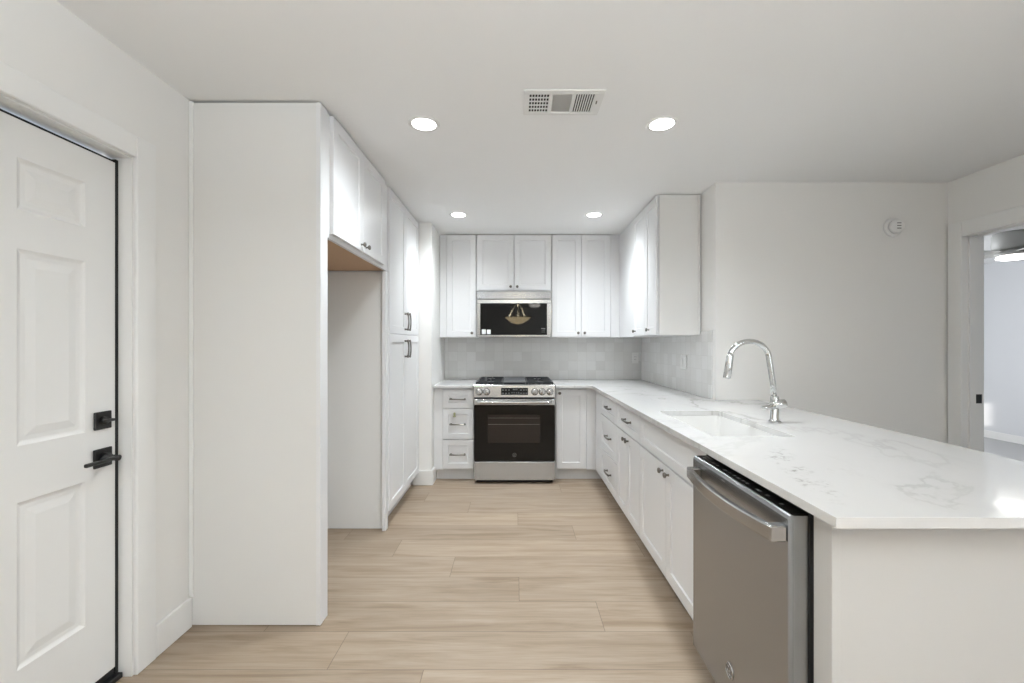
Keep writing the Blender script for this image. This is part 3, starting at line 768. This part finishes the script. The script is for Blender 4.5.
# ------------------------------------------------------------------ dishwasher
DX, DY_0, DY_1 = 0.708, 1.115, 1.7075
t = thing('dishwasher', 'stainless dishwasher with bowed handle under the peninsula counter', 'dishwasher', (1.0, 1.41, 0))
MB().box(WF+0.012, 1.36, DY_0-0.006, DY_1+0.006, 0.10, 0.872).build('tub_body', 'rubber', t)
pr_ = [(DX, 0.112), (DX, 0.850), (DX+0.003, 0.858), (DX+0.010, 0.861), (DX+0.013, 0.861), (DX+0.013, 0.112)]
m = MB()
A = [m.bm.verts.new((x, DY_0, z)) for x, z in pr_]; B = [m.bm.verts.new((x, DY_1, z)) for x, z in pr_]
m.bm.faces.new(A); m.bm.faces.new(B[::-1])
for k in range(6): m.bm.faces.new((A[k], A[(k+1) % 6], B[(k+1) % 6], B[k]))
dd = m.build('door', 'steel_door', t, 'brushed stainless door')
MB().box(DX+0.0135, WF-0.004, DY_0, DY_1, 0.112, 0.859).build('door_edge', 'steel', dd)
# controls on the top edge of the door
MB().box(DX+0.012, WF-0.003, DY_0+0.0005, DY_1-0.001, 0.8595, 0.8635, 0.001).build('control_strip', 'glass', dd, 'glossy black control strip')
for y, L in ((1.655, 0.022), (1.585, 0.016), (1.555, 0.012), (1.495, 0.020), (1.465, 0.012), (1.435, 0.012), (1.405, 0.018), (1.38, 0.012), (1.355, 0.012), (1.285, 0.026), (1.245, 0.014), (1.18, 0.012)):
    MB().quad((DX+0.022, y, 0.8640), (DX+0.032, y, 0.8640), (DX+0.032, y+L, 0.8640), (DX+0.022, y+L, 0.8640)).build('key_legend', 'mark', dd)
MB().box(WF-0.003, WF+0.011, DY_0-0.004, DY_1+0.004, 0.108, 0.866).build('gasket', 'rubber', t, 'black door gasket')
hd = MB()
n = 25; yA, yB = DY_0+0.004, DY_1-0.042
rings = []
for k in range(n):
    s_ = k/(n-1)*2-1
    y = (yA+yB)/2 + s_*(yB-yA)/2
    x = DX-0.034-0.024*(1-s_*s_)
    zc = 0.810-0.004*(1-s_*s_)
    hh, tt = 0.020, 0.0085
    rings.append([hd.bm.verts.new((x+dx, y, zc+dz)) for dx, dz in ((-tt, -hh+0.004), (-tt+0.003, -hh), (tt, -hh), (tt, hh), (-tt+0.003, hh), (-tt, hh-0.004))])
for A, B in zip(rings, rings[1:]):
    for k in range(6):
        hd.bm.faces.new((A[k], A[(k+1) % 6], B[(k+1) % 6], B[k])).smooth = False
hd.bm.faces.new(rings[0]); hd.bm.faces.new(rings[-1][::-1])
for y in (yA, yB-0.03): hd.box(DX-0.0435, DX-0.0005, y-0.001, y+0.03, 0.7895, 0.8305, 0.003)
hd.build('handle', 'steel_soft', dd, 'bowed stainless handle')
emblem(dd, (DX, 1.419, 0.228), (0, -1, 0), (0, 0, 1), (-1, 0, 0), 0.0245, 'steel_soft')
bd = MB()
for k in range(4): bd.box(DX-0.001, DX+0.001, 1.452+k*0.006, 1.4555+k*0.006, 0.838, 0.842)
bd.build('badge', 'nickel', dd, 'tiny dark badge')
MB().box(WF+0.03, WF+0.04, DY_0, DY_1, 0.004, 0.099).build('toe_panel', 'black', t)

# ------------------------------------------------------------------ outlets, detector
t = thing('wall_outlet', 'white outlet plate on the tile behind the corner of the counter', 'outlet', (1.322, YB-0.011, 1.15), 'outlet plates on the backsplash')
pl = MB().box(1.287, 1.357, YB-0.017, YB-0.0105, 1.092, 1.208, 0.003, 2).build('cover_plate', 'white', t)
MB().box(1.305, 1.339, YB-0.020, YB-0.0168, 1.118, 1.182, 0.002).build('receptacle', 'white', t)
MB().box(1.3145, 1.317, YB-0.0206, YB-0.0199, 1.160, 1.170).box(1.327, 1.3295, YB-0.0206, YB-0.0199, 1.160, 1.170).box(1.3145, 1.317, YB-0.0206, YB-0.0199, 1.130, 1.140).box(1.327, 1.3295, YB-0.0206, YB-0.0199, 1.130, 1.140).build('slot', 'dark', t)
oy0, oy1 = 3.475, 3.59
t = thing('wall_outlet', 'white double outlet plate standing proud of the side wall tile below the wall cabinet', 'outlet', (XR-0.011, 3.53, 1.157), 'outlet plates on the backsplash')
MB().box(XR-0.018, XR-0.0105, oy0, oy1, 1.100, 1.215, 0.003, 2).build('cover_plate', 'white', t)
for yc in (3.505, 3.56):
    MB().box(XR-0.021, XR-0.0178, yc-0.017, yc+0.017, 1.124, 1.190, 0.002).build('receptacle', 'white', t)
t = thing('smoke_detector', 'round white smoke detector high on the blank wall', 'smoke detector', (2.634, YR, 2.118))
MB().lathe([(0, 0.0005), (0.066, 0.0005), (0.066, 0.010), (0.062, 0.015), (0.050, 0.017), (0, 0.017)], (2.634, YR, 2.118), (0, -1, 0), 40).build('mounting_base', 'white', t)
dh_ = MB().lathe([(0, 0.0172), (0.047, 0.0172), (0.048, 0.040), (0.044, 0.047), (0.030, 0.050), (0, 0.0505)], (2.634, YR, 2.118), (0, -1, 0), 40).build('sensor_head', 'white', t)
sl = MB()
for z in (-0.018, 0.0, 0.018): sl.box(2.634-0.012, 2.634+0.016, YR-0.0515, YR-0.0500, 2.118+z-0.003, 2.118+z+0.003)
sl.build('sounder_slot', 'mark', dh_)

# ------------------------------------------------------------------ ceiling: recessed lights, vent
def can_light(x, y, label, power):
    t = thing('recessed_light', label, 'ceiling light', (x, y, H), 'recessed ceiling lights')
    MB().lathe([(0.060, -0.002), (0.076, -0.004), (0.080, -0.001), (0.080, 0.0), (0.060, 0.0)], (x, y, H), (0, 0, 1), 40).build('trim_ring', 'white', t)
    MB().lathe([(0, -0.0025), (0.061, -0.0025), (0.061, -0.0005), (0, -0.0005)], (x, y, H), (0, 0, 1), 40).build('lens', 'lens', t, 'glowing round lens')
    lo = lamp('light_source', 'AREA', (0, 0, -0.004), power, (0.89, 0.955, 1.0), size=0.118, parent=t, shape='DISK')
    # recessed optics: light intensity falls off smoothly away from the axis
    lt = lo.data; lt.use_nodes = True
    q = NT(lt.node_tree)
    g = q.n('ShaderNodeNewGeometry'); d = q.n('ShaderNodeVectorMath'); d.operation = 'DOT_PRODUCT'
    q.nt.links.new(g.outputs['Normal'], d.inputs[0]); q.nt.links.new(g.outputs['Incoming'], d.inputs[1])
    st_ = q.m('MULTIPLY', q.m('POWER', q.m('ABSOLUTE', d.outputs['Value']), 3.0), 2.6)
    em_ = [n_ for n_ in lt.node_tree.nodes if n_.type == 'EMISSION'][0]
    q.nt.links.new(st_, em_.inputs['Strength'])
    return t
c0 = can_light(-0.466, 2.204, 'lit recessed light near the cabinet above the refrigerator alcove', POWER['front'])
dup(c0, (0.753, 2.204, H), 'lit recessed light above the dishwasher side, beside the ceiling vent')
c1 = can_light(-0.493, 3.75, 'lit recessed light in front of the single door wall cabinet', POWER['back'])
dup(c1, (0.689, 3.75, H), 'lit recessed light by the corner of the wall cabinets')
c2 = can_light(-0.466, 0.2, 'added unseen recessed light behind the camera on the entry side', POWER['rear'])  # this pair is added out of view as extra light
dup(c2, (1.7, 0.0, H), 'added unseen recessed light behind the camera above the peninsula side')

vx0, vx1, vy0, vy1 = 0.040, 0.402, 1.898, 2.105
t = thing('ceiling_vent', 'white three section air vent in the ceiling', 'vent', ((vx0+vx1)/2, (vy0+vy1)/2, H))
a0, a1, b0, b1 = vx0+0.024, vx1-0.040, vy0+0.032, vy1-0.024
zf = H-0.008
fr = MB().box(vx0, vx1, vy0, b0, zf, H-0.0005, 0.002).box(vx0, vx1, b1, vy1, zf, H-0.0005, 0.002).box(vx0, a0, b0, b1, zf+0.0005, H-0.0005).box(a1, vx1, b0, b1, zf+0.0005, H-0.0005)
s1, s2 = a0+(a1-a0)*0.31, a0+(a1-a0)*0.66
fr.box(s1, s1+0.016, b0, b1, zf+0.0005, H-0.0005).box(s2, s2+0.014, b0, b1, zf+0.0005, H-0.0005)
fr.build('vent_frame', 'white', t)
MB().box(a0, a1, b0, b1, H-0.0012, H-0.0004).build('duct_opening', 'dark', t, 'dark duct opening')
gl = MB()
for k in range(8): x = a0+(s1-a0)*(k+0.0)/7; gl.box(x-0.0020, x+0.0020, b0, b1, zf+0.001, H-0.0015)
for k in range(6): y = b0+(b1-b0)*k/5; gl.box(a0, s1, y-0.0016, y+0.0016, zf+0.001, H-0.0015)
gl.build('louver_grid', 'white', t)
gl = MB()
for k in range(11):
    y = b0+(b1-b0)*k/10
    gl.quad((s1+0.016, y-0.001, H-0.0015), (s2, y-0.001, H-0.0015), (s2, y-0.016, zf+0.001), (s1+0.016, y-0.016, zf+0.001)) if y-0.016 > b0-0.004 else None
gl.box(s1+0.016, s2, b0, b1, H-0.0020, H-0.0014)
gl.build('louver_grid', 'white', t)
gl = MB()
for k in range(9): x = s2+0.014+(a1-s2-0.014)*(k)/8; gl.box(x-0.0026, x+0.0020, b0, b1, zf+0.001, H-0.0015)
gl.build('louver_grid', 'white', t)
MB().box(a1+0.012, a1+0.017, b0+0.05, b0+0.07, zf-0.004, zf+0.001).build('damper_lever', 'nickel', t)

# ------------------------------------------------------------------ things behind the camera that show in reflections
px, py = 0.062, -0.62
t = thing('pendant_light', 'alabaster bowl pendant with bronze rods mirrored in the microwave glass', 'pendant light', (px, py, H))
MB().lathe([(0, 1.735), (0.035, 1.737), (0.13, 1.765), (0.22, 1.825), (0.275, 1.878), (0.268, 1.878), (0.21, 1.835), (0.125, 1.775), (0, 1.748)], (px, py, 0), (0, 0, 1), 40).build('glass_bowl', 'alabaster', t, 'glowing alabaster bowl')
MB().lathe([(0.262, 1.875), (0.300, 1.884), (0.305, 1.892), (0.262, 1.889)], (px, py, 0), (0, 0, 1), 40).build('rim_band', 'bronze', t)
MB().tube([(px, py, 1.80), (px, py, 2.12)], 0.008, 10).tube([(px, py, 2.12), (px, py, H-0.02)], 0.010, 10).build('stem', 'bronze', t)
for k in range(3):
    a = math.radians(200+k*120)
    MB().tube([(px+0.22*math.cos(a), py+0.22*math.sin(a), 1.885), (px+0.14*math.cos(a), py+0.14*math.sin(a), 2.02), (px+0.02*math.cos(a), py+0.02*math.sin(a), 2.22)], 0.009, 8).build('support_rod', 'bronze', t)
MB().lathe([(0, H-0.03), (0.05, H-0.028), (0.065, H-0.001), (0, H-0.001)], (px, py, 0), (0, 0, 1), 24).build('canopy', 'bronze', t)
t = thing('flush_ceiling_light', 'white flush light on the living room ceiling mirrored in the microwave glass', 'ceiling light', (0.56, -3.4, H))
MB().lathe([(0, -0.09), (0.10, -0.085), (0.15, -0.05), (0.16, -0.012), (0, -0.012)], (0.56, -3.4, H), (0, 0, 1), 32).build('glass_shade', pbr('milk_glass', (0.9, 0.9, 0.9), 0.4, emis=(1, 0.95, 0.88), estr=9*POWER['glow']), t)
MB().lathe([(0, -0.012), (0.17, -0.012), (0.17, -0.001), (0, -0.001)], (0.56, -3.4, H), (0, 0, 1), 32).build('mounting_ring', 'fanmetal', t)

lamp('bulb_fill', 'AREA', (0, 0, 1.872-H), POWER['bulb_fill'], (0.84, 0.93, 1.0), aim=(0, 0, 1), size=0.44, shape='DISK', parent=bpy.data.objects['pendant_light'])  # uplight in the bowl, power raised to add ceiling-bounced fill
# ------------------------------------------------------------------ ceiling fan beyond the doorway
fx_, fy_ = 5.05, 4.35
t = thing('ceiling_fan', 'nickel hugger ceiling fan with lit disc seen through the doorway', 'ceiling fan', (fx_, fy_, H))
MB().lathe([(0, H-0.001), (0.15, H-0.001), (0.16, H-0.03), (0.16, H-0.15), (0.13, H-0.175), (0, H-0.175)], (fx_, fy_, 0), (0, 0, 1), 36).build('motor_housing', 'fanmetal', t)
MB().lathe([(0, 2.20), (0.10, 2.20), (0.125, 2.19), (0.13, 2.175), (0.10, 2.165), (0, 2.160)], (fx_, fy_, 0), (0, 0, 1), 36).build('light_disc', pbr('fan_lens', (0.9, 0.9, 0.9), 0.5, emis=(1, 0.98, 0.95), estr=8*POWER['glow']), t, 'glowing light disc')
MB().lathe([(0, 2.257), (0.11, 2.257), (0.14, 2.23), (0.135, 2.201), (0, 2.201)], (fx_, fy_, 0), (0, 0, 1), 36).build('light_ring', 'fanmetal', t)
for k in range(5):
    a = math.radians(28+k*72); ca, sa = math.cos(a), math.sin(a)
    m = MB()
    q = [(0.13, -0.045), (0.62, -0.065), (0.65, 0.0), (0.62, 0.065), (0.13, 0.045)]
    up = [m.bm.verts.new((fx_+u*ca-v*sa, fy_+u*sa+v*ca, 2.235+v*0.18+0.004)) for u, v in q]
    dn = [m.bm.verts.new((fx_+u*ca-v*sa, fy_+u*sa+v*ca, 2.235+v*0.18-0.004)) for u, v in q]
    m.bm.faces.new(up); m.bm.faces.new(dn[::-1])
    for i in range(5): m.bm.faces.new((up[i], up[(i+1) % 5], dn[(i+1) % 5], dn[i]))
    m.build('blade', 'fanmetal', t)
